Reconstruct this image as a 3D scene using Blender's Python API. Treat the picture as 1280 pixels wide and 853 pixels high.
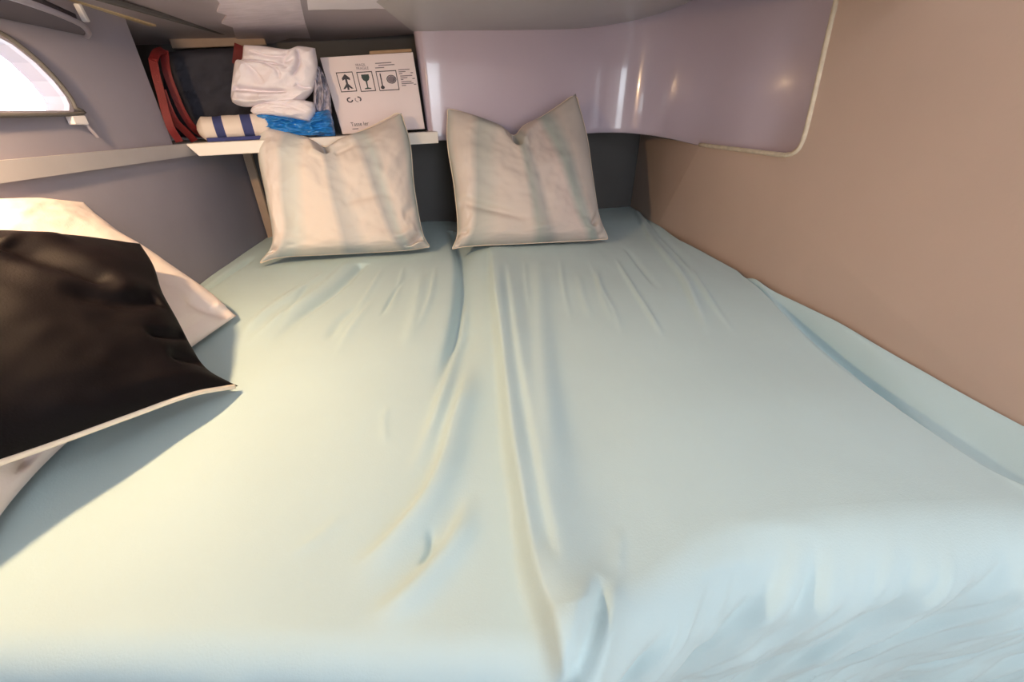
import bpy, bmesh, math, random
import numpy as np
from mathutils import Vector, Matrix, noise

for o in list(bpy.data.objects):
    bpy.data.objects.remove(o)
scene = bpy.context.scene
col = scene.collection
random.seed(4)

# ---------------------------------------------------------------- camera
cam_data = bpy.data.cameras.new('camera')
cam = bpy.data.objects.new('camera', cam_data)
col.objects.link(cam)
cam_data.sensor_width = 36.0
cam_data.lens = 36.0 * 500.0 / 1280.0
cam_data.clip_start = 0.01
cam.location = (0, 0, 0.40)
cam.rotation_euler = (math.radians(90 - 29.813), 0, 0)
scene.camera = cam

# ---------------------------------------------------------------- light
world = bpy.data.worlds.new('world')
scene.world = world
world.use_nodes = True
world.node_tree.nodes['Background'].inputs[0].default_value = (0.92, 0.96, 1.0, 1)
world.node_tree.nodes['Background'].inputs[1].default_value = 6.0


def area(name, loc, target, sx, sy, power, color):
    d = bpy.data.lights.new(name, 'AREA')
    d.shape = 'RECTANGLE'
    d.size = sx
    d.size_y = sy
    d.energy = power
    d.color = color
    o = bpy.data.objects.new(name, d)
    col.objects.link(o)
    o.location = loc
    v = Vector(target) - Vector(loc)
    o.rotation_euler = v.to_track_quat('-Z', 'Y').to_euler()
    return o


# daylight falling in through the companionway behind the camera
area('companionway_daylight', (0.55, -1.15, 0.80), (0.10, 0.9, 0.1), 0.5, 0.7, 4.0, (0.78, 0.88, 1.0))
# added cool fill lamp above and behind the camera, no hatch in the ceiling
area('overhead_fill', (0.45, -0.20, 1.27), (0.45, -0.12, 0), 0.5, 0.4, 4.4, (0.88, 0.93, 1.0))

vs = scene.view_settings
vs.view_transform = 'Standard'
vs.look = 'None'
vs.gamma = 1.0
vs.use_curve_mapping = False
vs.exposure = -0.15


# ---------------------------------------------------------------- materials
def lin(c):
    return tuple(((v / 255) / 12.92 if v / 255 <= 0.04045 else ((v / 255 + 0.055) / 1.055) ** 2.4) for v in c)


def mat(name, rgb, rough=0.6, var=0.06, scale=8.0, bump=0.0, bscale=200.0, metal=0.0, coat=0.0, sheen=0.0, stretch=(1, 1, 1)):
    m = bpy.data.materials.new(name)
    m.use_nodes = True
    nt = m.node_tree
    b = nt.nodes['Principled BSDF']
    c = lin(rgb)
    tc = nt.nodes.new('ShaderNodeTexCoord')
    mp = nt.nodes.new('ShaderNodeMapping')
    mp.inputs['Scale'].default_value = stretch
    nt.links.new(tc.outputs['Object'], mp.inputs['Vector'])
    n = nt.nodes.new('ShaderNodeTexNoise')
    n.inputs['Scale'].default_value = scale
    n.inputs['Detail'].default_value = 4
    nt.links.new(mp.outputs[0], n.inputs['Vector'])
    r = nt.nodes.new('ShaderNodeValToRGB')
    r.color_ramp.elements[0].position = 0.3
    r.color_ramp.elements[1].position = 0.7
    r.color_ramp.elements[0].color = tuple(v * (1 - var) for v in c) + (1,)
    r.color_ramp.elements[1].color = tuple(min(1, v * (1 + var)) for v in c) + (1,)
    nt.links.new(n.outputs['Fac'], r.inputs['Fac'])
    nt.links.new(r.outputs['Color'], b.inputs['Base Color'])
    b.inputs['Roughness'].default_value = rough
    b.inputs['Metallic'].default_value = metal
    b.inputs['Coat Weight'].default_value = coat
    b.inputs['Coat Roughness'].default_value = 0.05
    b.inputs['Sheen Weight'].default_value = sheen
    if bump:
        n2 = nt.nodes.new('ShaderNodeTexNoise')
        n2.inputs['Scale'].default_value = bscale
        n2.inputs['Detail'].default_value = 3
        nt.links.new(mp.outputs[0], n2.inputs['Vector'])
        bp = nt.nodes.new('ShaderNodeBump')
        bp.inputs['Strength'].default_value = bump
        bp.inputs['Distance'].default_value = 0.002
        nt.links.new(n2.outputs['Fac'], bp.inputs['Height'])
        nt.links.new(bp.outputs[0], b.inputs['Normal'])
    return m


M = {}
M['sheet'] = mat('mint_cotton', (186, 210, 215), 0.85, 0.02, 6, 0.12, 500, sheen=0.1)
M['beige'] = mat('beige_liner', (196, 172, 157), 0.55, 0.03, 5, 0.15, 90)
M['lilac_gel'] = mat('lilac_gelcoat', (194, 180, 194), 0.16, 0.03, 3, 0.06, 14, coat=0.6)
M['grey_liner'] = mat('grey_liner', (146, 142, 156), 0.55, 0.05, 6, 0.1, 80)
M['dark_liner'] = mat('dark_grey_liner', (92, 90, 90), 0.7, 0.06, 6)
M['soffit'] = mat('grey_soffit', (184, 180, 181), 0.4, 0.04, 5, 0.08, 30)
M['lining'] = mat('pale_lining', (226, 217, 228), 0.3, 0.10, 22, 0.5, 25, stretch=(1, 3, 1))
M['ceiling'] = mat('grey_ceiling', (168, 159, 166), 0.4, 0.06, 7, 0.1, 20)
M['white_paint'] = mat('white_painted_board', (232, 226, 220), 0.4, 0.03, 12)
M['grey_trim'] = mat('grey_painted_trim', (168, 165, 170), 0.35, 0.04, 10)
M['wood'] = mat('pale_wood', (196, 176, 140), 0.6, 0.12, 20, 0.2, 60, stretch=(1, 8, 8))
M['tan_board'] = mat('tan_board', (172, 150, 134), 0.7, 0.08, 20)
M['caulk'] = mat('cream_sealant', (208, 194, 172), 0.6, 0.12, 60, 0.4, 120)
M['plastic_grey'] = mat('grey_plastic_frame', (150, 146, 160), 0.35, 0.04, 20)
M['dark_acrylic'] = mat('smoked_acrylic', (46, 44, 52), 0.12, 0.05, 10, coat=0.5)
M['white_plastic'] = mat('white_plastic', (225, 222, 226), 0.35, 0.03, 20)
M['navy'] = mat('navy_bag_fabric', (50, 50, 62), 0.8, 0.1, 30, 0.3, 400)
M['red'] = mat('red_webbing', (104, 12, 16), 0.65, 0.1, 60, 0.3, 500)
M['white_cloth'] = mat('white_cotton', (236, 230, 238), 0.85, 0.03, 14, 0.2, 300)
M['blue_bag'] = mat('blue_plastic_film', (40, 128, 205), 0.25, 0.15, 30, 0.2, 60, coat=0.3)
M['card_white'] = mat('white_cardboard', (232, 218, 220), 0.6, 0.02, 10)
M['card_brown'] = mat('brown_cardboard', (168, 138, 108), 0.8, 0.08, 40)
M['ink'] = mat('dark_print_ink', (58, 52, 62), 0.6, 0.05, 60)
M['ink_soft'] = mat('grey_print_ink', (128, 116, 124), 0.6, 0.05, 60)
M['ink_green'] = mat('dark_green_print_ink', (48, 66, 64), 0.6, 0.05, 60)
M['black_cloth'] = mat('black_sateen', (9, 4, 7), 0.6, 0.15, 6, 0.15, 400)
M['black_cloth'].node_tree.nodes['Principled BSDF'].inputs['Specular IOR Level'].default_value = 0.15
M['cream_piping'] = mat('cream_piping', (236, 220, 200), 0.7, 0.04, 80)
M['white_pillow'] = mat('white_pillow_cotton', (240, 226, 222), 0.85, 0.03, 10, 0.2, 300)
M['floor'] = mat('cabin_sole', (140, 110, 84), 0.5, 0.1, 12)


def glass_mat():
    m = bpy.data.materials.new('clear_acrylic')
    m.use_nodes = True
    nt = m.node_tree
    nt.nodes.remove(nt.nodes['Principled BSDF'])
    out = nt.nodes['Material Output']
    t = nt.nodes.new('ShaderNodeBsdfTransparent')
    g = nt.nodes.new('ShaderNodeBsdfGlossy')
    g.inputs['Roughness'].default_value = 0.05
    mx = nt.nodes.new('ShaderNodeMixShader')
    mx.inputs[0].default_value = 0.06
    nt.links.new(t.outputs[0], mx.inputs[1])
    nt.links.new(g.outputs[0], mx.inputs[2])
    nt.links.new(mx.outputs[0], out.inputs['Surface'])
    return m


M['glass'] = glass_mat()


def stripe_mat(name, base, stripes, soft, axis='X', attr='uvw', bump=True):
    """stripes: list of (position 0..1, colour) along an attribute coordinate"""
    m = bpy.data.materials.new(name)
    m.use_nodes = True
    nt = m.node_tree
    b = nt.nodes['Principled BSDF']
    a = nt.nodes.new('ShaderNodeAttribute')
    a.attribute_name = attr
    sp = nt.nodes.new('ShaderNodeSeparateXYZ')
    nt.links.new(a.outputs['Vector'], sp.inputs[0])
    r = nt.nodes.new('ShaderNodeValToRGB')
    r.color_ramp.interpolation = 'LINEAR' if soft else 'CONSTANT'
    els = r.color_ramp.elements
    while len(els) > 1:
        els.remove(els[-1])
    els[0].position = stripes[0][0]
    els[0].color = lin(stripes[0][1]) + (1,)
    for p, c in stripes[1:]:
        e = els.new(p)
        e.color = lin(c) + (1,)
    nt.links.new(sp.outputs[axis], r.inputs['Fac'])
    n = nt.nodes.new('ShaderNodeTexNoise')
    n.inputs['Scale'].default_value = 260
    tc = nt.nodes.new('ShaderNodeTexCoord')
    nt.links.new(tc.outputs['Object'], n.inputs['Vector'])
    nt.links.new(r.outputs[0], b.inputs['Base Color'])
    b.inputs['Roughness'].default_value = 0.85
    bp = nt.nodes.new('ShaderNodeBump')
    bp.inputs['Strength'].default_value = 0.2
    bp.inputs['Distance'].default_value = 0.001
    nt.links.new(n.outputs['Fac'], bp.inputs['Height'])
    nt.links.new(bp.outputs[0], b.inputs['Normal'])
    return m


CR, TL, GY, MT = (226, 204, 190), (196, 208, 202), (190, 184, 182), (190, 206, 196)
M['stripes_a'] = stripe_mat('blurred_pastel_stripes', CR, [
    (0.0, (197, 204, 204)), (0.05, (215, 215, 212)), (0.11, (226, 218, 215)), (0.20, (220, 212, 209)), (0.235, (192, 196, 197)),
    (0.29, (204, 208, 206)), (0.34, (220, 211, 204)), (0.46, (216, 207, 200)), (0.495, (180, 181, 183)), (0.55, (193, 192, 191)),
    (0.60, (215, 206, 199)), (0.70, (213, 203, 195)), (0.735, (174, 174, 176)), (0.775, (187, 192, 189)), (0.82, (213, 203, 196)), (0.95, (208, 198, 192)), (1.0, (185, 194, 189))], True)
M['stripes_b'] = stripe_mat('blurred_pastel_stripes_warm', CR, [
    (0.0, (183, 188, 184)), (0.06, (206, 197, 190)), (0.18, (213, 202, 194)), (0.23, (172, 174, 171)), (0.28, (186, 186, 180)),
    (0.34, (205, 195, 187)), (0.48, (204, 192, 184)), (0.52, (169, 172, 166)), (0.57, (165, 163, 162)), (0.61, (197, 186, 180)),
    (0.74, (203, 188, 182)), (0.80, (164, 171, 165)), (0.84, (164, 168, 165)), (0.89, (197, 186, 178)), (1.0, (184, 178, 172))], True)
NB, CW = (58, 66, 118), (226, 214, 206)
M['towel'] = stripe_mat('navy_banded_towel', CW, [
    (0.0, CW), (0.24, NB), (0.36, CW), (0.60, NB), (0.74, CW)], False)


# ---------------------------------------------------------------- helpers
def tag(o, label=None, cat=None, group=None, kind=None):
    if label: o['label'] = label
    if cat: o['category'] = cat
    if group: o['group'] = group
    if kind: o['kind'] = kind
    return o


def link(name, me, m, parent=None, smooth=False):
    o = bpy.data.objects.new(name, me)
    col.objects.link(o)
    if m is not None:
        me.materials.clear()
        me.materials.append(m)
    if smooth:
        me.polygons.foreach_set('use_smooth', [True] * len(me.polygons))
    o.parent = parent
    return o


def mesh(name, verts, faces):
    me = bpy.data.meshes.new(name)
    me.from_pydata([tuple(v) for v in verts], [], faces)
    me.update()
    return me


def empty(name, loc=(0, 0, 0)):
    o = bpy.data.objects.new(name, None)
    col.objects.link(o)
    o.location = loc
    o.empty_display_size = 0.05
    return o


def grid_mesh(name, P):
    """P: array rows x cols x 3"""
    r, c, _ = P.shape
    me = bpy.data.meshes.new(name)
    idx = np.arange(r * c).reshape(r, c)
    q = np.stack([idx[:-1, :-1], idx[:-1, 1:], idx[1:, 1:], idx[1:, :-1]], -1).reshape(-1, 4)
    me.vertices.add(r * c)
    me.vertices.foreach_set('co', P.reshape(-1).astype(np.float32))
    me.loops.add(q.size)
    me.loops.foreach_set('vertex_index', q.reshape(-1).astype(np.int32))
    me.polygons.add(len(q))
    me.polygons.foreach_set('loop_start', (np.arange(len(q)) * 4).astype(np.int32))
    me.update(calc_edges=True)
    me.validate()
    return me


def box_mesh(name, lo, hi, bev=0.0, seg=2):
    bm = bmesh.new()
    bmesh.ops.create_cube(bm, size=1)
    lo = Vector(lo); hi = Vector(hi)
    for v in bm.verts:
        v.co = Vector([lo[i] + (v.co[i] + 0.5) * (hi[i] - lo[i]) for i in range(3)])
    if bev:
        bmesh.ops.bevel(bm, geom=bm.edges[:], offset=bev, segments=seg, profile=0.5, affect='EDGES')
    me = bpy.data.meshes.new(name)
    bm.to_mesh(me); bm.free()
    return me


def hexa(name, c8, bev=0.0):
    """c8: 4 front corners (BL, BR, TR, TL) then 4 back ones"""
    bm = bmesh.new()
    v = [bm.verts.new(p) for p in c8]
    for f in ((0, 1, 2, 3), (5, 4, 7, 6), (4, 0, 3, 7), (1, 5, 6, 2), (3, 2, 6, 7), (4, 5, 1, 0)):
        bm.faces.new([v[i] for i in f])
    bmesh.ops.recalc_face_normals(bm, faces=bm.faces[:])
    if bev:
        bmesh.ops.bevel(bm, geom=bm.edges[:], offset=bev, segments=2, profile=0.5, affect='EDGES')
    me = bpy.data.meshes.new(name)
    bm.to_mesh(me); bm.free()
    return me


def bar(name, a, b, w, h, m, parent=None, bev=0.002, up=(0, 0, 1)):
    """straight bar from a to b, w across, h along up, a/b at its centre line"""
    a = Vector(a); b = Vector(b); d = (b - a).normalized(); u = Vector(up)
    s = d.cross(u).normalized(); u = s.cross(d).normalized()
    f = [a - s * w / 2 - u * h / 2, a + s * w / 2 - u * h / 2, a + s * w / 2 + u * h / 2, a - s * w / 2 + u * h / 2]
    k = [p + (b - a) for p in f]
    return link(name, hexa(name, f + k, bev), m, parent)


def catmull(pts, n, closed=False):
    P = np.array(pts, float)
    k = len(P)
    if closed:
        Q = np.vstack([P[-1], P, P[0], P[1]]); segs = k
    else:
        Q = np.vstack([2 * P[0] - P[1], P, 2 * P[-1] - P[-2]]); segs = k - 1
    t = np.linspace(0, segs, n, endpoint=not closed)
    i = np.minimum(t.astype(int), segs - 1)
    f = (t - i)[:, None]
    p0, p1, p2, p3 = Q[i], Q[i + 1], Q[i + 2], Q[i + 3]
    return 0.5 * (2 * p1 + (p2 - p0) * f + (2 * p0 - 5 * p1 + 4 * p2 - p3) * f ** 2 + (3 * p1 - p0 - 3 * p2 + p3) * f ** 3)


def tube(name, pts, r, m, parent=None, closed=False, n=None, sides=8, flat=None):
    """tube along a smooth path; flat=(width, thickness, normal) makes webbing"""
    C = catmull(pts, n or len(pts) * 6, closed)
    k = len(C)
    T = np.gradient(C, axis=0) if not closed else np.roll(C, -1, 0) - np.roll(C, 1, 0)
    T /= np.linalg.norm(T, axis=1)[:, None] + 1e-9
    ref = np.array(flat[2] if flat else (0.12, 0.31, 0.94), float)
    rings = []
    for i in range(k):
        a = ref - T[i] * (ref @ T[i]); a /= np.linalg.norm(a) + 1e-9
        b = np.cross(T[i], a)
        if flat:
            w, h = flat[0] / 2, flat[1] / 2
            ring = [C[i] + a * h + b * w, C[i] + a * h - b * w, C[i] - a * h - b * w, C[i] - a * h + b * w]
        else:
            ring = [C[i] + r * (math.cos(2 * math.pi * j / sides) * a + math.sin(2 * math.pi * j / sides) * b) for j in range(sides)]
        rings.append(ring)
    s = len(rings[0])
    verts = [p for rg in rings for p in rg]
    faces = []
    for i in range(k if closed else k - 1):
        i2 = (i + 1) % k
        for j in range(s):
            faces.append((i * s + j, i * s + (j + 1) % s, i2 * s + (j + 1) % s, i2 * s + j))
    if not closed:
        faces.append(tuple(range(s))[::-1])
        faces.append(tuple((k - 1) * s + j for j in range(s)))
    return link(name, mesh(name, verts, faces), m, parent, smooth=not flat)


def slab(name, outline, to3d, off, m, parent=None, holes=(), smooth=False):
    """2D outline (with holes) carried into space by to3d(a,b) and thickened by the vector off"""
    cu = bpy.data.curves.new(name + '_c', 'CURVE')
    cu.dimensions = '2D'
    cu.fill_mode = 'BOTH'
    for ring in [outline] + list(holes):
        s = cu.splines.new('POLY')
        s.points.add(len(ring) - 1)
        for p, q in zip(s.points, ring):
            p.co = (q[0], q[1], 0, 1)
        s.use_cyclic_u = True
    tmp = bpy.data.objects.new('tmp', cu)
    col.objects.link(tmp)
    me0 = bpy.data.meshes.new_from_object(tmp)
    bpy.data.objects.remove(tmp)
    bm = bmesh.new()
    bm.from_mesh(me0)
    bmesh.ops.remove_doubles(bm, verts=bm.verts[:], dist=1e-5)
    for v in bm.verts:
        v.co = Vector(to3d(v.co.x, v.co.y))
    if off is not None:
        r = bmesh.ops.extrude_face_region(bm, geom=bm.faces[:])
        for e in r['geom']:
            if isinstance(e, bmesh.types.BMVert):
                e.co += Vector(off)
        bmesh.ops.recalc_face_normals(bm, faces=bm.faces[:])
    me = bpy.data.meshes.new(name)
    bm.to_mesh(me); bm.free()
    return link(name, me, m, parent, smooth)


def arc(cx, cy, r, a0, a1, n=8):
    return [(cx + r * math.cos(math.radians(a0 + (a1 - a0) * i / n)), cy + r * math.sin(math.radians(a0 + (a1 - a0) * i / n))) for i in range(n + 1)]


def fbm(X, Y, scale, seed=0.0, octaves=3):
    """cheap vectorised smooth noise: sum of value-noise octaves"""
    out = np.zeros_like(X)
    amp = 1.0
    rng = np.random.RandomState(int(seed * 10) + 7)
    for k in range(octaves):
        T = rng.rand(64, 64) * 2 - 1
        x = X * scale; y = Y * scale
        i = np.floor(x).astype(int); j = np.floor(y).astype(int)
        fx = x - i; fy = y - j
        fx = fx * fx * (3 - 2 * fx); fy = fy * fy * (3 - 2 * fy)
        a = T[i % 64, j % 64]; b = T[(i + 1) % 64, j % 64]; c = T[i % 64, (j + 1) % 64]; d = T[(i + 1) % 64, (j + 1) % 64]
        out += amp * ((a * (1 - fx) + b * fx) * (1 - fy) + (c * (1 - fx) + d * fx) * fy)
        amp *= 0.5; scale *= 2.03
    return out


def smooth01(t):
    t = np.clip(t, 0, 1)
    return t * t * (3 - 2 * t)


def polydist(X, Y, pts, n=60):
    """signed distance (positive on the right of the direction of travel) and travel 0..1"""
    C = catmull(pts, n)[:, :2]
    best = np.full(X.shape, 1e9); sd = np.zeros(X.shape); tt = np.zeros(X.shape)
    for i in range(len(C) - 1):
        a, b = C[i], C[i + 1]
        d = b - a; L = d @ d + 1e-12
        t = ((X - a[0]) * d[0] + (Y - a[1]) * d[1]) / L
        tc = np.clip(t, 0, 1)
        px = X - a[0] - tc * d[0]; py = Y - a[1] - tc * d[1]
        ds = np.hypot(px, py)
        s = np.sign(d[1] * (X - a[0]) - d[0] * (Y - a[1]))
        u = ds < best
        best = np.where(u, ds, best); sd = np.where(u, ds * s, sd); tt = np.where(u, (i + tc) / (len(C) - 1), tt)
    return sd, tt, best


def fold(X, Y, pts, h, wl, wr, t0=0.12, t1=0.12):
    """a cloth fold: crest along pts, wl / wr metres wide on its left / right flank"""
    P = np.array(pts, float)
    m = 3.2 * max(wl, wr)
    sel = (X > P[:, 0].min() - m) & (X < P[:, 0].max() + m) & (Y > P[:, 1].min() - m) & (Y < P[:, 1].max() + m)
    out = np.zeros_like(X)
    if not sel.any():
        return out
    sd, t, ds = polydist(X[sel], Y[sel], pts, 10 * len(pts))
    k = 0.5 + 0.5 * np.tanh(sd / (0.35 * min(wl, wr)))
    w = wl * (1 - k) + wr * k
    out[sel] = h * np.exp(-(ds / w) ** 2) * smooth01(t / max(t0, 1e-6)) * smooth01((1 - t) / max(t1, 1e-6))
    return out


# ---------------------------------------------------------------- setting
def Lx(y): return -0.858 - 0.1306 * (y - 1.006)       # left liner line in plan
def Rx(y): return 0.605 - 0.1507 * (y - 1.431) if y < 1.431 else 0.605 - 0.046 * (y - 1.431)   # right liner line
def By(x): return 1.52 + 0.333 * (x + 0.925)            # back liner line


tag(link('floor', box_mesh('floor', (-1.6, -1.6, -0.62), (1.3, 2.4, -0.57)), M['floor']), kind='structure')
base_pts = [(Lx(0.25) + 0.01, 0.29), (Rx(0.28) - 0.01, 0.30), (0.60, 1.431), (0.575, 2.0), (-0.92, 1.505)]
tag(slab('berth_base', base_pts, lambda a, b: (a, b, -0.07), (0, 0, -0.5), M['white_paint']), kind='structure')

# left liner: one wall with the porthole cut in it, stepping down under the shelf nook
def left3(a, b): return (Lx(a), a, b)
port = [(0.865, 0.402), (0.872, 0.412), (0.872, 0.425), (0.862, 0.448), (0.842, 0.474), (0.815, 0.496), (0.785, 0.508), (0.75, 0.512), (0.70, 0.512), (0.665, 0.508),
        (0.635, 0.496), (0.608, 0.474), (0.588, 0.448), (0.578, 0.425), (0.578, 0.412), (0.585, 0.402)]
lw = [(-1.4, -0.57), (1.53, -0.57), (1.53, 0.30), (1.15, 0.30), (1.15, 0.86), (0.86, 0.86), (0.86, 1.30), (-1.4, 1.30)]
tag(slab('wall_left', lw, left3, (-0.03, -0.004, 0), M['grey_liner'], holes=[port]), kind='structure')

# porthole
win = empty('window_1', (Lx(0.72), 0.72, 0.40)); tag(win, kind='structure')
inv = Matrix.Translation(-Vector(win.location))
def under(o, parent):
    o.parent = parent
    o.matrix_parent_inverse = Matrix.Translation(-Vector(parent.location))
    return o
cy, cz = 0.725, 0.45
ring_out = [(cy + (a - cy) * 1.05, cz + (b - cz) * 1.11) for a, b in port]
under(slab('window_frame', ring_out, lambda a, b: (Lx(a) + 0.010, a, b), (-0.014, 0, 0), M['plastic_grey'], holes=[port]), win)
under(tube('window_seal', [(Lx(a) + 0.012, a, b) for a, b in ring_out], 0.0035, M['dark_liner'], closed=True, n=90), win)
under(slab('window_pane', [(cy + (a - cy) * 1.02, cz + (b - cz) * 1.03) for a, b in port], lambda a, b: (Lx(a) - 0.022, a, b), (-0.004, 0, 0), M['glass']), win)
latch = under(bar('window_latch', (-0.839,0.859,0.387), (-0.843,0.892,0.386), 0.012, 0.016, M['white_plastic']), win)
latch.location = (0.008, 0, 0)
lv = under(bar('latch_lever', (-0.842,0.886,0.384), (-0.845,0.905,0.355), 0.006, 0.005, M['plastic_grey']), win)
lv.location = (0.010, 0, 0)
# hinged outer cover of smoked acrylic, swung up to the deckhead
hp = [(0.42, 0.0), (1.0, 0.0), (0.985, 0.022), (0.94, 0.050), (0.85, 0.075), (0.75, 0.088), (0.62, 0.09), (0.42, 0.09)]
def hinge3(a, b): return (Lx(a) + 0.004 + b * 0.80, a, 0.532 + b * 0.22)
cov = under(slab('hinged_cover', hp, hinge3, (0, 0, 0.014), M['dark_acrylic']), win)
under(tube('cover_rim', [hinge3(a, b) for a, b in hp[1:]], 0.005, M['plastic_grey'], n=60), win)
under(bar('hinge_bracket', (-0.857,1.000,0.583), (-0.858,1.006,0.555), 0.010, 0.010, M['white_plastic']), win).location = (0.012, 0, 0)
tag(bar('trim_1', (-0.852,0.957,0.594), (-0.888,1.235,0.588), 0.016, 0.013, M['wood']), kind='structure').location = (0.008, 0, 0)

# fascia strip along the left wall and the nook above the shelf
strip = [(0.0, 0.344), (1.2, 0.327), (1.215, 0.296), (0.0, 0.31)]
tag(slab('trim_2', [(-1.3, 0.362), (1.2, 0.326), (1.218, 0.296), (-1.3, 0.327)], lambda a, b: (Lx(a) + 0.012, a, b), (-0.016, 0, 0), M['grey_trim']), kind='structure')
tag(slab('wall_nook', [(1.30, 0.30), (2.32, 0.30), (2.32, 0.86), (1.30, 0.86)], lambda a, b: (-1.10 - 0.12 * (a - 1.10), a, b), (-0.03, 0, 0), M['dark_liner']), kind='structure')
tag(slab('wall_nook_return', [(-1.13, 0.30), (Lx(1.15) - 0.01, 0.30), (Lx(1.15) - 0.01, 0.86), (-1.13, 0.86)], lambda a, b: (a, 1.15 + 0.75 * (-0.88 - a), b), (0, -0.02, 0), M['grey_liner']), kind='structure')
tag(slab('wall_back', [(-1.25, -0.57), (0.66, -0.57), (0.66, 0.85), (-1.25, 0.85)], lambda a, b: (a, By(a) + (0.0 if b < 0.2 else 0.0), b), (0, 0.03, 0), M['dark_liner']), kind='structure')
tag(bar('trim_3', (-0.900, 1.497, -0.02), (-0.900, 1.497, 0.30), 0.028, 0.012, M['tan_board'], up=(0, 1, 0)), kind='structure')

# right liner with the opening for the moulded panel
import itertools
cut = [(2.06, 0.312), (1.43, 0.309)] + [(1.10, 0.309)] + [(1.055, 0.311), (1.035, 0.318), (1.024, 0.332), (1.022, 0.36), (1.030, 0.43), (1.052, 0.598), (1.075, 0.86)]
rw = [(-1.4, -0.57), (-1.4, 1.30), (0.86, 1.30), (0.86, 0.86)] + cut[::-1] + [(2.06, -0.57), (1.431, -0.57)]
tag(slab('wall_right', rw, lambda a, b: (Rx(a), a, b), (0.05, 0.008, 0), M['beige']), kind='structure')

# bulkhead behind the camera with the companionway opening, and the upper deckhead
tag(slab('wall_front', [(-0.75, -0.57), (1.15, -0.57), (1.15, 1.30), (-0.75, 1.30)], lambda a, b: (a, -1.28, b), (0, -0.03, 0), M['white_paint'],
         holes=[[(0.22, -0.3), (0.88, -0.3), (0.88, 1.20), (0.22, 1.20)]]), kind='structure')
tag(link('ceiling', box_mesh('ceiling', (-1.4, -1.35, 1.30), (1.3, 0.90, 1.34)), M['white_paint']), kind='structure')
tag(link('wall_header', box_mesh('wall_header', (-1.0, 0.86, 0.60), (0.75, 0.90, 1.30)), M['white_paint']), kind='structure')

tag(link('sky_block_lid', box_mesh('sky_block_lid', (-1.45, 0.86, 0.84), (1.1, 2.45, 0.88)), M['dark_liner']), kind='structure')  # unseen lid added to keep world light out above the panel
tag(link('sky_block_side', box_mesh('sky_block_side', (0.86, 0.80, -0.57), (0.90, 2.45, 0.88)), M['dark_liner']), kind='structure')  # unseen side screen added to stop light leaking in behind the panel
tag(link('sky_block_back', box_mesh('sky_block_back', (-1.45, 2.30, -0.57), (0.90, 2.34, 0.88)), M['dark_liner']), kind='structure')  # unseen end screen, closes the light-blocking shell at the back

# moulded panel: plan curve swept between a lower and an upper height
plan = [(-0.292, 1.66), (-0.291, 1.565), (-0.287, 1.538), (-0.274, 1.5285), (-0.255, 1.530), (-0.15, 1.560), (0.05, 1.622), (0.22, 1.680), (0.34, 1.712), (0.44, 1.705), (0.52, 1.640),
        (0.570, 1.540), (0.603, 1.445), (0.634, 1.30), (0.672, 1.16), (0.705, 1.04), (0.712, 0.99)]
zb = [.318, .318, .318, .318, .318, .321, .326, .331, .335, .334, .327, .318, .309, .306, .303, .302, .302]
zt = [.616, .616, .616, .616, .616, .622, .632, .644, .660, .675, .690, .705, .720, .735, .75, .75, .75]
PC = catmull([(a, b, c) for (a, b), c in zip(plan, zb)], 110)
PT = catmull([(a, b, c) for (a, b), c in zip(plan, zt)], 110)
rows = []
for k in np.linspace(0, 1, 24):
    rows.append(PC * (1 - k) + PT * k)
G = np.array(rows)
lean = (np.linspace(0, 1, 24) ** 1.0)[:, None]
G[:, :, 0] -= lean * 0.020 * np.clip(1 - np.linspace(0, 1, 110)[None, :] * 3, 0, 1)
nrm = np.stack([np.gradient(PC[:, 1]), -np.gradient(PC[:, 0])], 1)
nrm /= np.linalg.norm(nrm, axis=1)[:, None]
back = G[0].copy(); back[:, :2] -= nrm * 0.018
lip = G[0].copy(); lip[:, :2] -= nrm * 0.003; lip[:, 2] -= 0.004
back[:, 2] -= 0.004
up = back.copy(); up[:, 2] += 0.10
G = np.concatenate([up[None], back[None], lip[None], G])
panel = link('moulded_panel', grid_mesh('moulded_panel', G), M['lilac_gel'], smooth=True)
tag(panel, 'glossy lilac grey moulded fibreglass panel set in the beige wall', 'panel')
tube('sealant_bead', [(Rx(a) - 0.001, a, b) for a, b in cut[1:]], 0.0055, M['caulk'], panel, n=90)

# low deckhead over the berth: plain soffit on the right, patched lining on the left
def zc(x): return 0.616 + 0.06 * (min(x, -0.3) + 0.3)
top = G[-1]
sof = []
for q in top[10:]:
    sof.append(((q[0], q[1] + 0.01, q[2]), (q[0], 0.88, q[2])))
rws = np.array([[s[0] for s in sof], [s[1] for s in sof]])
slope = np.linspace(0, 1, 10)
SG = np.array([rws[0] * (1 - k) + rws[1] * k for k in slope])
SG[:, :, 2] -= 0.002
tag(link('ceiling_soffit', grid_mesh('ceiling_soffit', SG), M['soffit'], smooth=True), kind='structure')
cl = [(-1.15, 0.88), (-0.283, 0.88), (-0.300, 1.56), (-0.31, 1.62), (-1.15, 1.62)]
ceil = tag(slab('ceiling_berth', cl, lambda a, b: (a, b, zc(a) + 0.004), (0, 0, 0.03), M['ceiling']), kind='structure')
patch = [(-0.572,0.985,0.597), (-0.617,1.089,0.597), (-0.665,1.151,0.597), (-0.663,1.185,0.597), (-0.725,1.261,0.597), (-0.729,1.313,0.597), (-0.804,1.448,0.597), (-0.862,1.600,0.597), (-0.803,1.607,0.600), (-0.675,1.513,0.600),
         (-0.625,1.543,0.600), (-0.541,1.322,0.600), (-0.466,1.136,0.600), (-0.409,1.000,0.600)]
slab('lining_patch', [p[:2] for p in patch], lambda a, b: (a, b, zc(a) + 0.001), (0, 0, 0.004), M['lining'], ceil)
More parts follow.
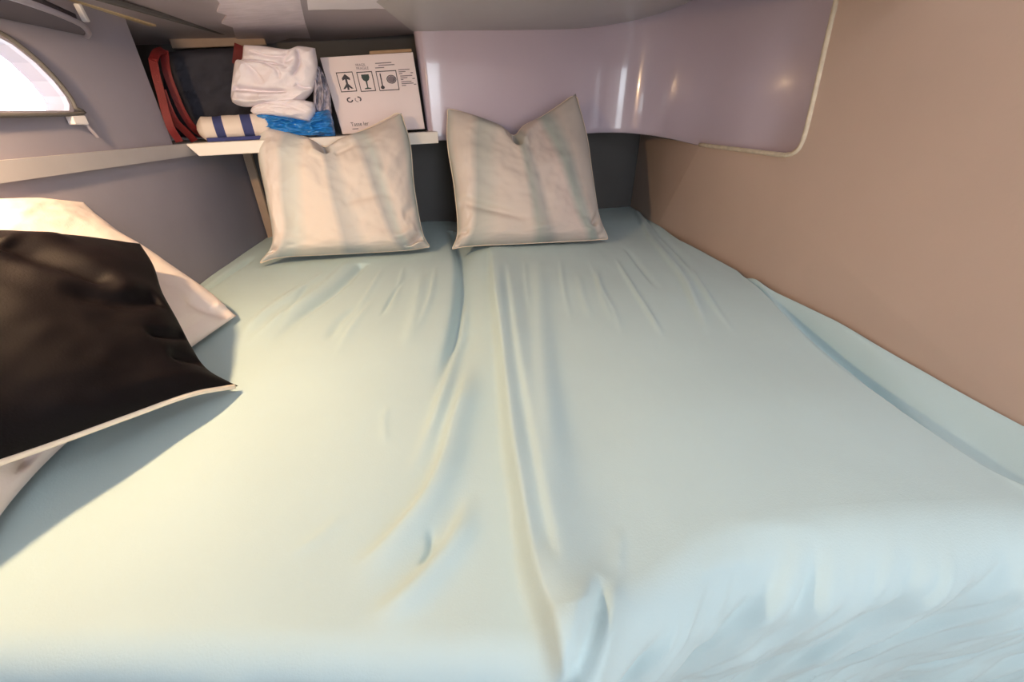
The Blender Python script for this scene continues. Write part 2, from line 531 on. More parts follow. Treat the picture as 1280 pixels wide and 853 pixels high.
lab = [(-0.420,1.063,0.610), (-0.475,1.193,0.610), (-0.420,1.202,0.610), (-0.381,1.219,0.610), (-0.327,1.227,0.610), (-0.254,1.254,0.610), (-0.209,1.063,0.610)]
tag(slab('paper_label', [p[:2] for p in lab], lambda a, b: (a, b, zc(a) + 0.0005), (0, 0, 0.0035), M['white_cloth']), 'pale paper sheet stuck flat on the grey deckhead', 'label')
tag(bar('trim_4', (-0.978,1.420,0.580), (-0.746,1.500,0.598), 0.02, 0.045, M['tan_board']), kind='structure')
tag(bar('trim_5', (-0.757,0.944,0.582), (-0.830,1.520,0.597), 0.012, 0.010, M['dark_liner']), kind='structure')

# ---------------------------------------------------------------- shelf
sh = [(-0.885, 1.195), (-0.262, 1.497), (-0.262, 1.72), (-1.12, 1.44), (-1.10, 1.13), (-0.90, 1.13)]
def zs(x): return 0.326 + 0.0275 * (x + 0.885)         # top of the shelf board
shelf = empty('shelf', (-0.6, 1.4, 0.30))
tag(shelf, 'white painted shelf board across the back corner behind the striped pillows', 'shelf')
under(slab('shelf_board', [(-0.885, 1.202), (-0.266, 1.504), (-0.266, 1.72), (-1.10, 1.44), (-1.09, 1.13), (-0.90, 1.13)], lambda a, b: (a, b, zs(a)), (0, 0, -0.016), M['white_paint']), shelf)
A0, A1 = Vector((-0.878, 1.198, 0)), Vector((-0.250, 1.500, 0))
dn = Vector((0.43, -0.90, 0)) * 0.012
f0 = [A0 + Vector((0.02, 0.0096, zs(-0.885) - 0.031)), A1 + Vector((0, 0, zs(-0.25) - 0.034)), A1 + Vector((0, 0, zs(-0.25))), A0 + Vector((0, 0, zs(-0.885)))]
under(link('shelf_edging', hexa('shelf_edging', [p + dn for p in f0] + [p - dn * 0.2 for p in f0], 0.002), M['white_paint']), shelf)

# ---------------------------------------------------------------- sheet
def yf(x):
    xs = [-1.0, -0.45, -0.2, 0.0, 0.06, 0.12, 0.2, 0.30, 0.45, 0.60, 1.0]
    ys = [0.145, 0.15, 0.15, 0.148, 0.150, 0.178, 0.212, 0.232, 0.240, 0.242, 0.245]
    return np.interp(x, xs, ys)


def rad(x): return np.interp(x, [-1, 0.05, 0.25, 1], [0.035, 0.035, 0.075, 0.08])


NU, NV, NA, ND = 640, 560, 14, 70
u = np.linspace(0, 1, NU)
g = (np.exp(np.linspace(0, 1, NV) * 2.4) - 1) / (math.exp(2.4) - 1)
LX = np.vectorize(Lx); RX = np.vectorize(Rx)
yn = 0.2 + 1.75 * g
X = LX(yn)[:, None] * (1 - u) + RX(yn)[:, None] * u
for it in range(3):
    yb = By(X) - 0.004
    YF = yf(X) + rad(X)
    Y = YF + (yb - YF) * g[:, None]
    X = (LX(Y) + 0.002) * (1 - u) + (RX(Y) - 0.002) * u
r = rad(X[:1])
q = math.pi / 2
s_ext = np.vstack([k * q * r for k in np.linspace(0, 1, NA + 1)[1:]] + [q * r + d for d in np.linspace(0, 0.50, ND)[1:]])[::-1]
nx = len(s_ext)
X = np.vstack([np.repeat(X[:1], nx, 0), X])
YF = np.vstack([np.repeat(YF[:1], nx, 0), YF])
Y = np.vstack([YF[:nx] - s_ext, Y])
Z = np.zeros_like(X)
F = lambda pts, h, *a, **k: fold(X, Y, pts, h * 1.35, *a, **k)
# seam valley between the two cushions
Z += F([(-0.231,1.566), (-0.171,1.263), (-0.132,0.978), (-0.116,0.755), (-0.116,0.628), (-0.115,0.489)], -0.022, 0.045, 0.014, t0=0.0, t1=0.4)
# ridges running down from the seam to the left
Z += F([(-0.125,1.036), (-0.110,0.793), (-0.111,0.656), (-0.113,0.509), (-0.121,0.403), (-0.132,0.336)], 0.007, 0.012, 0.010, t0=0.2, t1=0.4)
Z += F([(-0.077,0.656), (-0.079,0.530), (-0.085,0.452), (-0.088,0.375), (-0.103,0.309), (-0.136,0.254), (-0.167,0.229)], 0.012, 0.022, 0.011, t0=0.25, t1=0.3)
Z += F([(-0.047,0.336), (-0.057,0.277), (-0.077,0.239), (-0.102,0.208), (-0.136,0.183)], 0.008, 0.016, 0.010, t0=0.3, t1=0.3)
Z += F([(-0.090,0.282), (-0.086,0.254), (-0.095,0.235)], -0.004, 0.005, 0.004, t0=0.3, t1=0.3)
# long central pleat lying over to the right
Z += F([(-0.086,1.485), (-0.061,1.231), (-0.040,0.926), (-0.021,0.720), (-0.008,0.552), (0.004,0.403), (0.016,0.302), (0.025,0.229), (0.036,0.189), (0.045,0.167), (0.062, 0.12), (0.075, 0.02)], 0.024, 0.060, 0.011, t0=0.22, t1=0.25)
Z += F([(-0.024,1.169), (-0.002,0.720), (0.013,0.509), (0.025,0.361), (0.033,0.272), (0.041,0.214)], -0.006, 0.008, 0.016, t0=0.1, t1=0.2)
Z += F([(0.082,1.247), (0.064,0.793), (0.057,0.552), (0.055,0.403), (0.055,0.302)], 0.007, 0.022, 0.018, t0=0.15, t1=0.4)
Z += F([(0.189,1.099), (0.176,0.926), (0.174,0.773)], 0.0025, 0.012, 0.009, t0=0.3, t1=0.3)
# short pleat near the foot
Z += F([(0.113,0.254), (0.097,0.217), (0.085,0.189), (0.066,0.161), (0.053,0.143), (0.05, 0.06)], 0.009, 0.010, 0.03, t0=0.6, t1=0.05)
Z += F([(0.088,0.225), (0.076,0.192), (0.057,0.164), (0.047,0.148), (0.045, 0.05)], -0.013, 0.009, 0.007, t0=0.3, t1=0.05)
Z += F([(0.122,0.287), (0.112,0.254), (0.102,0.221)], 0.0015, 0.006, 0.010, t0=0.4, t1=0.4)
# pulls fanning out from under the left pillow
Z += F([(-0.454,1.184), (-0.461,0.978), (-0.479,0.825), (-0.472,0.662)], -0.010, 0.016, 0.012, t0=0.05, t1=0.5)
Z += F([(-0.498,1.207), (-0.498,0.967), (-0.518,0.801), (-0.522,0.656)], 0.006, 0.018, 0.014, t0=0.1, t1=0.4)
Z += F([(-0.296,1.036), (-0.298,0.916), (-0.293,0.793)], -0.0035, 0.006, 0.005, t0=0.3, t1=0.3)
Z += F([(-0.365,0.878), (-0.378,0.785), (-0.366,0.687)], -0.004, 0.010, 0.010, t0=0.3, t1=0.3)
Z += F([(-0.549,1.036), (-0.565,0.855), (-0.550,0.703)], 0.005, 0.012, 0.012, t0=0.3, t1=0.3)
Z += F([(-0.829,1.263), (-0.817,1.086), (-0.807,0.952)], -0.010, 0.012, 0.010, t0=0.2, t1=0.2)
Z += F([(-0.265,1.133), (-0.221,0.833), (-0.207,0.656)], 0.004, 0.016, 0.014, t0=0.3, t1=0.3)
Z += F([(-0.171,0.403), (-0.189,0.452), (-0.195,0.499)], 0.0015, 0.006, 0.006, t0=0.3, t1=0.3)
# pulls towards the back right corner
Z += F([(0.574,1.948), (0.504,1.431), (0.472,1.067), (0.438,0.878), (0.399,0.668)], 0.008, 0.016, 0.010, t0=0.05, t1=0.35)
Z += F([(0.590,1.896), (0.553,1.381), (0.521,1.099)], -0.006, 0.012, 0.012, t0=0.1, t1=0.4)
Z += F([(0.324,1.231), (0.314,0.978), (0.311,0.813), (0.307,0.693)], 0.004, 0.008, 0.006, t0=0.2, t1=0.3)
Z += F([(0.255,1.169), (0.224,0.926), (0.222,0.755)], 0.003, 0.010, 0.008, t0=0.3, t1=0.3)
Z += F([(0.380,1.334), (0.380,1.099), (0.379,0.946)], -0.004, 0.010, 0.008, t0=0.2, t1=0.4)
for pts, h in (([(0.152,1.231), (0.134,0.978), (0.130,0.755)], 0.0022), ([(0.038,1.231), (0.038,0.978), (0.043,0.793)], 0.002), ([(0.241,1.231), (0.231,1.001), (0.234,0.825), (0.223,0.687)], 0.0022),
               ([(0.534,1.169), (0.487,0.916), (0.461,0.703)], 0.003), ([(0.547,1.431), (0.500,1.024), (0.470,0.793)], 0.0028), ([(-0.384,1.154), (-0.365,0.952), (-0.358,0.793)], 0.0025), ([(-0.328,1.169), (-0.295,0.967), (-0.275,0.801)], 0.0025),
               ([(-0.541,1.126), (-0.547,0.946), (-0.560,0.813)], 0.0028), ([(-0.551,1.067), (-0.523,0.855), (-0.501,0.726)], -0.003), ([(-0.338,0.916), (-0.341,0.755), (-0.330,0.628)], 0.0024), ([(-0.231,1.169), (-0.203,0.916), (-0.198,0.720)], 0.003),
               ([(-0.194,0.302), (-0.208,0.270), (-0.239,0.245)], 0.0012), ([(0.231,0.282), (0.304,0.287), (0.381,0.270)], 0.0012), ([(0.184,0.233), (0.231,0.245), (0.285,0.254)], 0.0018)):
    Z += F(pts, h, 0.009, 0.006, t0=0.3, t1=0.4)
# gap between cushion and right wall: sheet drops off the cushion edge and is tucked up again
edge = [(0.657,1.315), (0.650,1.184), (0.638,0.957), (0.599,0.706), (0.594,0.507), (0.608,0.400), (0.627,0.319), (0.635,0.217)]
sd, t, ds = polydist(X, Y, edge)
side = -sd
beyond = np.where(sd < 0, ds, 0.0)
flat = 1 - smooth01((YF - Y) / 0.10 + 0.35)
fade = smooth01(t / 0.16) * flat
dw = RX(Y) - X
Z -= 0.046 * smooth01(beyond / 0.020) * fade * smooth01(dw / 0.05)
Z += flat * F([(0.672,1.154), (0.656,0.989), (0.640,0.762), (0.638,0.566), (0.635,0.438), (0.635,0.361), (0.638,0.282), (0.640,0.210)], 0.011, 0.010, 0.010, t0=0.3, t1=0.02)
Z += flat * F([(0.666,1.067), (0.672,0.817), (0.680,0.622), (0.663,0.475), (0.661,0.400), (0.659,0.313), (0.651,0.217)], -0.012, 0.009, 0.008, t0=0.2, t1=0.02)
Z += flat * F([(0.696,1.024), (0.704,0.737), (0.705,0.552), (0.702,0.403)], 0.003, 0.010, 0.008, t0=0.3, t1=0.3)
Z += F([(0.662,1.133), (0.647,0.936), (0.624,0.693)], -0.008, 0.006, 0.006, t0=0.2, t1=0.4)
# gentle overall body
Z += -0.012 * np.exp(-((X + 0.13 - 0.10 * (1 - Y)) / 0.05) ** 2) * smooth01((Y - 1.15) / 0.2)
Z += 0.0035 * fbm(X, Y, 4.0, 1, 2) + 0.0004 * fbm(X * 2.0, Y, 12.0, 2, 2)
Z += 0.0016 * fbm(X * 2.2, Y * 0.5, 8.0, 5, 2) * smooth01((Y - 0.9) / 0.5)
Z -= 0.010 * smooth01((0.05 - (X - LX(Y))) / 0.05)
S = np.clip(YF - Y, 0, None)                          # length run past the start of the rolled edge
DR = S - math.pi / 2 * r
am = smooth01((S - 0.03) / 0.08)
wr = 0.011 * fbm(X * 2.6 + S * 1.3, S * 0.7, 9.0, 11, 3) + 0.005 * (1 - 2 * np.abs(fbm(X * 2.0 + S * 1.2, S * 0.5, 14.0, 13, 2)))
Z += am * wr
Z -= np.where(DR > 0, 0.015 * smooth01(DR / 0.2), 0)
ang = np.clip(S / r, 0, math.pi / 2)
YY = np.where(S > 0, YF - r * np.sin(ang) - Z * np.sin(ang), Y)
ZZ = np.where(S > 0, -r + r * np.cos(ang) + Z * np.cos(ang) - np.clip(DR, 0, None), Z)
ALL = np.stack([X, YY, ZZ], -1)
sheet = link('fitted_sheet', grid_mesh('fitted_sheet', ALL), M['sheet'], smooth=True)
tag(sheet, 'mint green cotton sheet spread wrinkled over the whole berth', 'sheet')


# ---------------------------------------------------------------- cushions
def pillow(name, bottom, right, topp, left, tf, tb, m, folds=(), n=90, p=2.6, q=0.55, crumple=0.003, seed=1, parent=None, nscale=9.0, ridge=0.0):
    """closed pillow from four border curves (3D points, bottom: L->R, right: B->T, top: L->R, left: B->T)"""
    Bc, Tc, Lc, Rc = catmull(bottom, n), catmull(topp, n), catmull(left, n), catmull(right, n)
    U, V = np.meshgrid(np.linspace(0, 1, n), np.linspace(0, 1, n))
    u_, v_ = U[..., None], V[..., None]
    P = (1 - v_) * Bc[None] + v_ * Tc[None] + (1 - u_) * Lc[:, None] + u_ * Rc[:, None]
    P -= (1 - u_) * (1 - v_) * Bc[0] + u_ * (1 - v_) * Bc[-1] + (1 - u_) * v_ * Tc[0] + u_ * v_ * Tc[-1]
    du = np.gradient(P, axis=1); dv = np.gradient(P, axis=0)
    N = np.cross(du, dv); N /= np.linalg.norm(N, axis=2)[..., None] + 1e-9
    N0 = N.reshape(-1, 3).mean(0); N0 /= np.linalg.norm(N0)
    a, b = 2 * U - 1, 2 * V - 1
    T = (np.clip(1 - np.abs(a) ** p, 0, 1) * np.clip(1 - np.abs(b) ** p, 0, 1)) ** q
    em = np.clip(1 - np.abs(a) ** 10, 0, 1) * np.clip(1 - np.abs(b) ** 10, 0, 1)
    D = np.zeros_like(U)
    for pts, h, wl, wr in folds:
        D += fold(U, V, pts, h * 1.25, wl, wr, 0.1, 0.25)
    cr = crumple * fbm(U, V, nscale, seed, 3) * em
    if ridge:
        cr += ridge * (1 - 2 * np.abs(fbm(U, V, nscale * 0.6, seed + 3, 3))) * em
    Fp = P + N0 * (T * tf + D * em + cr)[..., None]
    Bp = P - N0 * (T * tb + 0.5 * D * em * 0)[..., None]
    V1 = Fp.reshape(-1, 3)
    inner = np.zeros((n, n), bool); inner[1:-1, 1:-1] = True
    idb = np.arange(n * n).reshape(n, n).copy()
    k = n * n
    cnt = inner.sum()
    idb[inner] = np.arange(k, k + cnt)
    verts = np.vstack([V1, Bp[inner]])
    idf = np.arange(n * n).reshape(n, n)
    fa = np.stack([idf[:-1, :-1], idf[:-1, 1:], idf[1:, 1:], idf[1:, :-1]], -1).reshape(-1, 4)
    fb = np.stack([idb[:-1, :-1], idb[1:, :-1], idb[1:, 1:], idb[:-1, 1:]], -1).reshape(-1, 4)
    me = mesh(name, verts.tolist(), np.vstack([fa, fb]).tolist())
    at = me.attributes.new('uvw', 'FLOAT_VECTOR', 'POINT')
    UV = np.stack([U, V, np.zeros_like(U)], -1)
    uv = np.vstack([UV.reshape(-1, 3), UV[inner]])
    at.data.foreach_set('vector', uv.reshape(-1).astype(np.float32))
    o = link(name, me, m, parent, smooth=True)
    border = np.vstack([Bc, Rc[1:], Tc[::-1][1:], Lc[::-1][1:-1]])
    return o, border


def frame2(A, B, lean):
    """local frame of a leaning cushion: along its foot and up its face"""
    A = np.array(A, float); B = np.array(B, float)
    h = (B - A) / np.linalg.norm(B - A)
    bk = np.array([-h[1], h[0], 0])
    upv = np.array([0, 0, 1]) * math.cos(lean) + bk * math.sin(lean)
    return lambda a, b: tuple(A + h * a + upv * b)


# striped pillow against the shelf
f = frame2((-0.741, 1.145, 0.012), (-0.264, 1.266, 0.012), math.radians(25))
W = 0.492
pa, br = pillow('striped_pillow',
    [f(-0.005, 0.0), f(0.06, 0.012), f(0.25, 0.008), f(0.42, 0.006), f(0.492, 0.012)],
    [f(0.492, 0.012), f(0.474, 0.06), f(0.466, 0.20), f(0.470, 0.33), f(0.455, 0.425)],
    [f(0.048, 0.385), f(0.10, 0.378), f(0.18, 0.352), f(0.222, 0.328), f(0.27, 0.350), f(0.36, 0.385), f(0.455, 0.430)],
    [f(-0.005, 0.0), f(0.038, 0.06), f(0.040, 0.18), f(0.036, 0.30), f(0.048, 0.385)],
    0.075, 0.045, M['stripes_a'], folds=[
        ([(0.47, 1.10), (0.475, 0.95), (0.49, 0.85)], -0.050, 0.040, 0.032),
        ([(0.36, 0.97), (0.40, 0.88), (0.43, 0.80)], 0.018, 0.05, 0.04),
        ([(0.53, 0.90), (0.66, 0.96), (0.80, 0.99)], 0.016, 0.05, 0.05),
        ([(0.56, 0.84), (0.66, 0.85), (0.75, 0.88)], -0.008, 0.03, 0.03),
        ([(1.0, 0.40), (0.93, 0.385), (0.84, 0.37)], -0.012, 0.03, 0.02),
        ([(0.99, 0.22), (0.88, 0.17), (0.74, 0.05)], -0.022, 0.05, 0.03),
        ([(0.98, 0.10), (0.90, 0.10), (0.80, 0.05)], 0.014, 0.03, 0.03),
        ([(0.0, 0.12), (0.10, 0.13), (0.19, 0.07)], -0.020, 0.035, 0.03),
        ([(0.52, 0.47), (0.70, 0.50), (0.86, 0.47)], -0.005, 0.03, 0.02),
        ([(0.95, 0.28), (0.82, 0.25), (0.72, 0.22)], 0.008, 0.03, 0.03)], seed=1, crumple=0.006)
tag(pa, 'pale striped throw pillow leaning on the shelf edge in front of the cardboard box', 'pillow', 'striped throw pillows at the head of the berth')
tube('pillow_seam', br[::4], 0.0018, M['cream_piping'], pa, closed=True, n=len(br), sides=6)

# striped pillow against the moulded panel
f = frame2((-0.194, 1.283, 0.012), (0.335, 1.372, 0.012), math.radians(29))
pb, br = pillow('striped_pillow',
    [f(0.0, 0.0), f(0.06, 0.006), f(0.27, 0.006), f(0.45, 0.006), f(0.535, 0.008)],
    [f(0.535, 0.008), f(0.508, 0.09), f(0.496, 0.22), f(0.486, 0.36), f(0.458, 0.505)],
    [f(0.022, 0.455), f(0.09, 0.436), f(0.18, 0.400), f(0.232, 0.366), f(0.27, 0.398), f(0.34, 0.432), f(0.458, 0.505)],
    [f(0.0, 0.0), f(0.022, 0.06), f(0.022, 0.20), f(0.012, 0.34), f(0.022, 0.455)],
    0.075, 0.06, M['stripes_b'], folds=[
        ([(0.475, 1.10), (0.485, 0.95), (0.49, 0.85)], -0.050, 0.036, 0.028),
        ([(0.54, 0.88), (0.68, 0.95), (0.84, 0.99)], 0.016, 0.05, 0.05),
        ([(0.40, 0.95), (0.28, 0.92), (0.18, 0.93)], 0.010, 0.05, 0.05),
        ([(0.0, 0.395), (0.12, 0.40), (0.28, 0.37), (0.50, 0.315)], -0.016, 0.018, 0.030),
        ([(0.0, 0.195), (0.10, 0.20), (0.19, 0.19)], -0.014, 0.02, 0.03),
        ([(0.99, 0.27), (0.92, 0.22), (0.85, 0.16)], -0.018, 0.03, 0.02),
        ([(0.99, 0.10), (0.93, 0.06), (0.86, 0.03)], -0.012, 0.03, 0.02),
        ([(0.0, 0.06), (0.06, 0.03), (0.12, 0.04)], -0.014, 0.03, 0.03)], seed=2, crumple=0.0045)
tag(pb, 'pale striped throw pillow leaning back on the glossy moulded panel', 'pillow', 'striped throw pillows at the head of the berth')
tube('pillow_seam', br[::4], 0.0018, M['cream_piping'], pb, closed=True, n=len(br), sides=6)

# white bed pillow against the left wall
wp, br = pillow('bed_pillow',
    [(-0.47, 0.14, 0.02), (-0.565, 0.30, 0.018), (-0.60, 0.45, 0.018), (-0.60, 0.62, 0.018), (-0.600, 0.782, 0.015)],
    [(-0.600, 0.782, 0.015), (-0.655, 0.802, 0.060), (-0.745, 0.815, 0.135), (-0.815, 0.812, 0.205), (-0.832, 0.808, 0.248)],
    [(-0.755, 0.16, 0.30), (-0.775, 0.36, 0.295), (-0.80, 0.56, 0.288), (-0.82, 0.70, 0.272), (-0.832, 0.808, 0.248)],
    [(-0.47, 0.14, 0.02), (-0.55, 0.14, 0.09), (-0.66, 0.14, 0.19), (-0.755, 0.16, 0.30)],
    0.045, 0.045, M['white_pillow'], folds=[
        ([(0.98, 0.02), (0.90, 0.16), (0.84, 0.30)], -0.010, 0.03, 0.03),
        ([(0.99, 0.10), (0.93, 0.16)], 0.006, 0.02, 0.02),
        ([(0.30, 0.04), (0.34, 0.16), (0.44, 0.24)], -0.014, 0.03, 0.03)], seed=4, crumple=0.004)
tag(wp, 'white cotton bed pillow lying against the grey wall under the dark cushion', 'pillow')

# black cushion with cream piping thrown over it
DA, DB = (-0.445, 0.528, 0.013), (-0.690, 0.740, 0.190)
bp_, br = pillow('piped_cushion',
    [(-0.585, 0.145, 0.135), (-0.558, 0.24, 0.100), (-0.535, 0.325, 0.072), (-0.497, 0.40, 0.058), (-0.463, 0.465, 0.045), DA],
    [DA, (-0.476,0.522,0.045), (-0.506,0.543,0.075), (-0.534,0.570,0.105), (-0.568,0.603,0.145), (-0.605,0.649,0.175), (-0.668, 0.710, 0.195)],
    [(-0.745, 0.30, 0.340), (-0.725, 0.42, 0.300), (-0.715, 0.52, 0.268), (-0.695, 0.63, 0.230), (-0.668, 0.710, 0.195)],
    [(-0.585, 0.145, 0.135), (-0.64, 0.19, 0.20), (-0.70, 0.245, 0.27), (-0.745, 0.30, 0.340)],
    0.036, 0.030, M['black_cloth'], folds=[
        ([(0.40, 1.08), (0.46, 0.93), (0.50, 0.80)], -0.040, 0.06, 0.05),
        ([(0.55, 0.88), (0.68, 0.74), (0.82, 0.62)], -0.014, 0.05, 0.04),
        ([(0.96, 0.60), (0.80, 0.56), (0.62, 0.62)], -0.010, 0.04, 0.04),
        ([(0.985, 0.40), (0.90, 0.38), (0.80, 0.40)], -0.009, 0.03, 0.03),
        ([(0.985, 0.22), (0.92, 0.24), (0.84, 0.26)], -0.008, 0.03, 0.03),
        ([(0.50, 0.80), (0.60, 0.90), (0.75, 0.93)], 0.010, 0.05, 0.05)], seed=6, crumple=0.005, p=2.2, nscale=4.0)
tag(bp_, 'black cushion with cream piping lying on the white bed pillow', 'cushion')
tube('piping', br[0:90:3], 0.0042, M['cream_piping'], bp_, n=120, sides=8)

# ---------------------------------------------------------------- things on the shelf
# navy bag with red webbing straps
bag = empty('duffel_bag', (-0.93, 1.33, zs(-0.93)))
tag(bag, 'dark navy fabric bag with red webbing straps in the shelf corner', 'bag')
b1, _ = pillow('bag_body',
    [(-0.999,1.320,0.335), (-0.929,1.370,0.332), (-0.862,1.420,0.330), (-0.834,1.470,0.327)],
    [(-0.834,1.470,0.327), (-0.797,1.470,0.444), (-0.760,1.470,0.562)],
    [(-0.941,1.320,0.538), (-0.869,1.370,0.551), (-0.784,1.420,0.560), (-0.760,1.470,0.562)],
    [(-0.999,1.320,0.335), (-0.977,1.320,0.439), (-0.941,1.320,0.538)],
    0.03, 0.05, M['navy'], p=6, q=0.4, crumple=0.006, n=50, seed=9, nscale=5)
under(b1, bag)
wn = (0.45, -0.88, 0.1)
for pts in ([(-0.888,1.238,0.535), (-0.886,1.218,0.488), (-0.886,1.218,0.445), (-0.887,1.224,0.404), (-0.889,1.247,0.362), (-0.896,1.300,0.334)],
            [(-0.881,1.179,0.511), (-0.879,1.167,0.476), (-0.878,1.159,0.434), (-0.877,1.151,0.400), (-0.877,1.149,0.365), (-0.879,1.164,0.333)],
            [(-0.879,1.169,0.448), (-0.879,1.168,0.410), (-0.881,1.179,0.378), (-0.885,1.210,0.352), (-0.888,1.233,0.331)],
            [(-0.880,1.176,0.507), (-0.884,1.204,0.526), (-0.888,1.238,0.535)]):
    s_ = under(tube('strap', pts, 0, M['red'], None, flat=(0.017, 0.003, wn), n=40), bag)
    for v in s_.data.vertices: v.co.x += 0.012
under(tube('strap', [(-0.760,1.385,0.562), (-0.765,1.380,0.545), (-0.780,1.380,0.515)], 0, M['red'], None, flat=(0.03, 0.003, wn), n=14), bag)

# rolled towel with navy bands
tw0 = Vector((-0.868, 1.245, zs(-0.85) + 0.030)); tw1 = Vector((-0.705, 1.332, zs(-0.70) + 0.036))
n1, n2 = 60, 28
vs_, fs_, uv_ = [], [], []
ax = (tw1 - tw0).normalized(); sd_ = ax.cross(Vector((0, 0, 1))).normalized(); upv = Vector((0, 0, 1))
for i in range(n1):
    k = i / (n1 - 1)
    rr = 0.033 * (min(1, (k / 0.10)) ** 0.5 if k < 0.1 else 1) * (min(1, ((1 - k) / 0.06)) ** 0.5 if k > 0.94 else 1)
    for j in range(n2):
        th = 2 * math.pi * j / n2
        w = rr * (1 + 0.05 * noise.noise(Vector((k * 9, math.cos(th) * 1.5, math.sin(th) * 1.5))))
        vs_.append(tw0.lerp(tw1, k) + sd_ * math.cos(th) * w + upv * (math.sin(th) * w * 0.92))
        uv_.append((k, j / n2, 0))
for i in range(n1 - 1):
    for j in range(n2):
        fs_.append((i * n2 + j, i * n2 + (j + 1) % n2, (i + 1) * n2 + (j + 1) % n2, (i + 1) * n2 + j))
me = mesh('rolled_towel', vs_, fs_)
at = me.attributes.new('uvw', 'FLOAT_VECTOR', 'POINT')
at.data.foreach_set('vector', np.array(uv_, np.float32).reshape(-1))
tow = tag(link('rolled_towel', me, M['towel'], smooth=True), 'rolled cream towel with navy bands lying on the white shelf', 'towel')
bar('towel_hem', tw0 + Vector((0.03, -0.017, -0.024)), tw1 + Vector((0.01, -0.026, -0.030)), 0.008, 0.010, mat('navy_cotton', (54, 62, 120), 0.8), tow, bev=0.002)

# folded white laundry, blue plastic bundle, crumpled film
def bundle(name, px, y, tf, tb, m, **k):
    return pillow(name, *px, tf, tb, m, **k)[0]

cl1 = bundle('folded_laundry', (
    [(-0.785,1.310,0.423), (-0.757,1.320,0.412), (-0.681,1.340,0.418), (-0.612,1.360,0.424)],
    [(-0.612,1.360,0.424), (-0.576,1.370,0.456), (-0.552,1.370,0.508), (-0.547,1.370,0.554)],
    [(-0.721,1.330,0.557), (-0.673,1.340,0.555), (-0.615,1.350,0.549), (-0.586,1.360,0.557), (-0.547,1.370,0.554)],
    [(-0.785,1.310,0.423), (-0.775,1.310,0.454), (-0.750,1.320,0.517), (-0.734,1.330,0.525), (-0.721,1.330,0.557)]),
    0, 0.035, 0.04, M['white_cloth'], p=9, q=0.4, crumple=0.004, ridge=0.006, n=110, seed=21, nscale=5, folds=[
        ([(0.0, 0.62), (0.25, 0.52), (0.50, 0.33)], -0.010, 0.012, 0.04),
        ([(0.55, 0.98), (0.50, 0.80), (0.62, 0.60)], -0.010, 0.012, 0.04),
        ([(0.78, 0.40), (0.90, 0.36), (1.0, 0.38)], -0.012, 0.015, 0.03),
        ([(0.10, 0.90), (0.35, 0.86), (0.60, 0.92)], -0.008, 0.012, 0.03),
        ([(0.02, 0.26), (0.35, 0.30), (0.80, 0.28)], -0.022, 0.03, 0.02),
        ([(0.74, 0.95), (0.76, 0.70), (0.72, 0.45)], -0.018, 0.03, 0.03),
        ([(0.0, 0.70), (0.30, 0.74), (0.55, 0.72)], -0.010, 0.02, 0.03),
        ([(0.30, 0.74), (0.48, 0.60), (0.60, 0.42)], -0.010, 0.02, 0.02),
        ([(0.05, 0.12), (0.40, 0.14), (0.75, 0.14)], 0.014, 0.08, 0.06)])
tag(cl1, 'crumpled pile of folded white laundry on top of the blue bundle', 'laundry')
cl2 = bundle('folded_cloth', (
    [(-0.739,1.320,0.394), (-0.693,1.325,0.390), (-0.642,1.335,0.384), (-0.594,1.345,0.375)],
    [(-0.594,1.345,0.375), (-0.576,1.350,0.400), (-0.575,1.350,0.424)],
    [(-0.738,1.320,0.412), (-0.684,1.330,0.428), (-0.619,1.340,0.432), (-0.575,1.350,0.424)],
    [(-0.739,1.320,0.394), (-0.746,1.320,0.402), (-0.738,1.320,0.412)]),
    0, 0.035, 0.05, M['white_cloth'], p=4, q=0.5, crumple=0.004, ridge=0.004, n=50, seed=23, nscale=6)
tag(cl2, 'thin folded white cloth layer between the laundry and the blue bundle', 'cloth')
bl = bundle('plastic_bundle', (
    [(-0.759,1.340,0.338), (-0.697,1.350,0.337), (-0.622,1.370,0.336), (-0.547,1.395,0.335)],
    [(-0.547,1.395,0.335), (-0.544,1.390,0.375), (-0.546,1.385,0.408)],
    [(-0.742,1.340,0.408), (-0.689,1.350,0.408), (-0.606,1.370,0.400), (-0.546,1.385,0.408)],
    [(-0.759,1.340,0.338), (-0.757,1.340,0.376), (-0.742,1.340,0.408)]),
    0, 0.04, 0.04, M['blue_bag'], p=5, q=0.4, crumple=0.006, ridge=0.012, n=80, seed=31, nscale=8)
tag(bl, 'shiny crumpled blue plastic bundle beside the cardboard box', 'bundle')
fm = bundle('crumpled_film', (
    [(-0.591,1.370,0.396), (-0.571,1.380,0.396), (-0.544,1.390,0.396)],
    [(-0.544,1.390,0.396), (-0.538,1.390,0.461), (-0.554,1.395,0.512)],
    [(-0.569,1.385,0.511), (-0.561,1.390,0.516), (-0.554,1.395,0.512)],
    [(-0.591,1.370,0.396), (-0.575,1.370,0.460), (-0.569,1.385,0.511)]),
    0, 0.012, 0.02, mat('grey_film', (170, 165, 180), 0.25, 0.35, 60, 0.3, 60), p=4, q=0.5, crumple=0.006, ridge=0.012, n=50, seed=37, nscale=7)
tag(fm, 'crumpled grey plastic film wedged between laundry and box', 'plastic film')

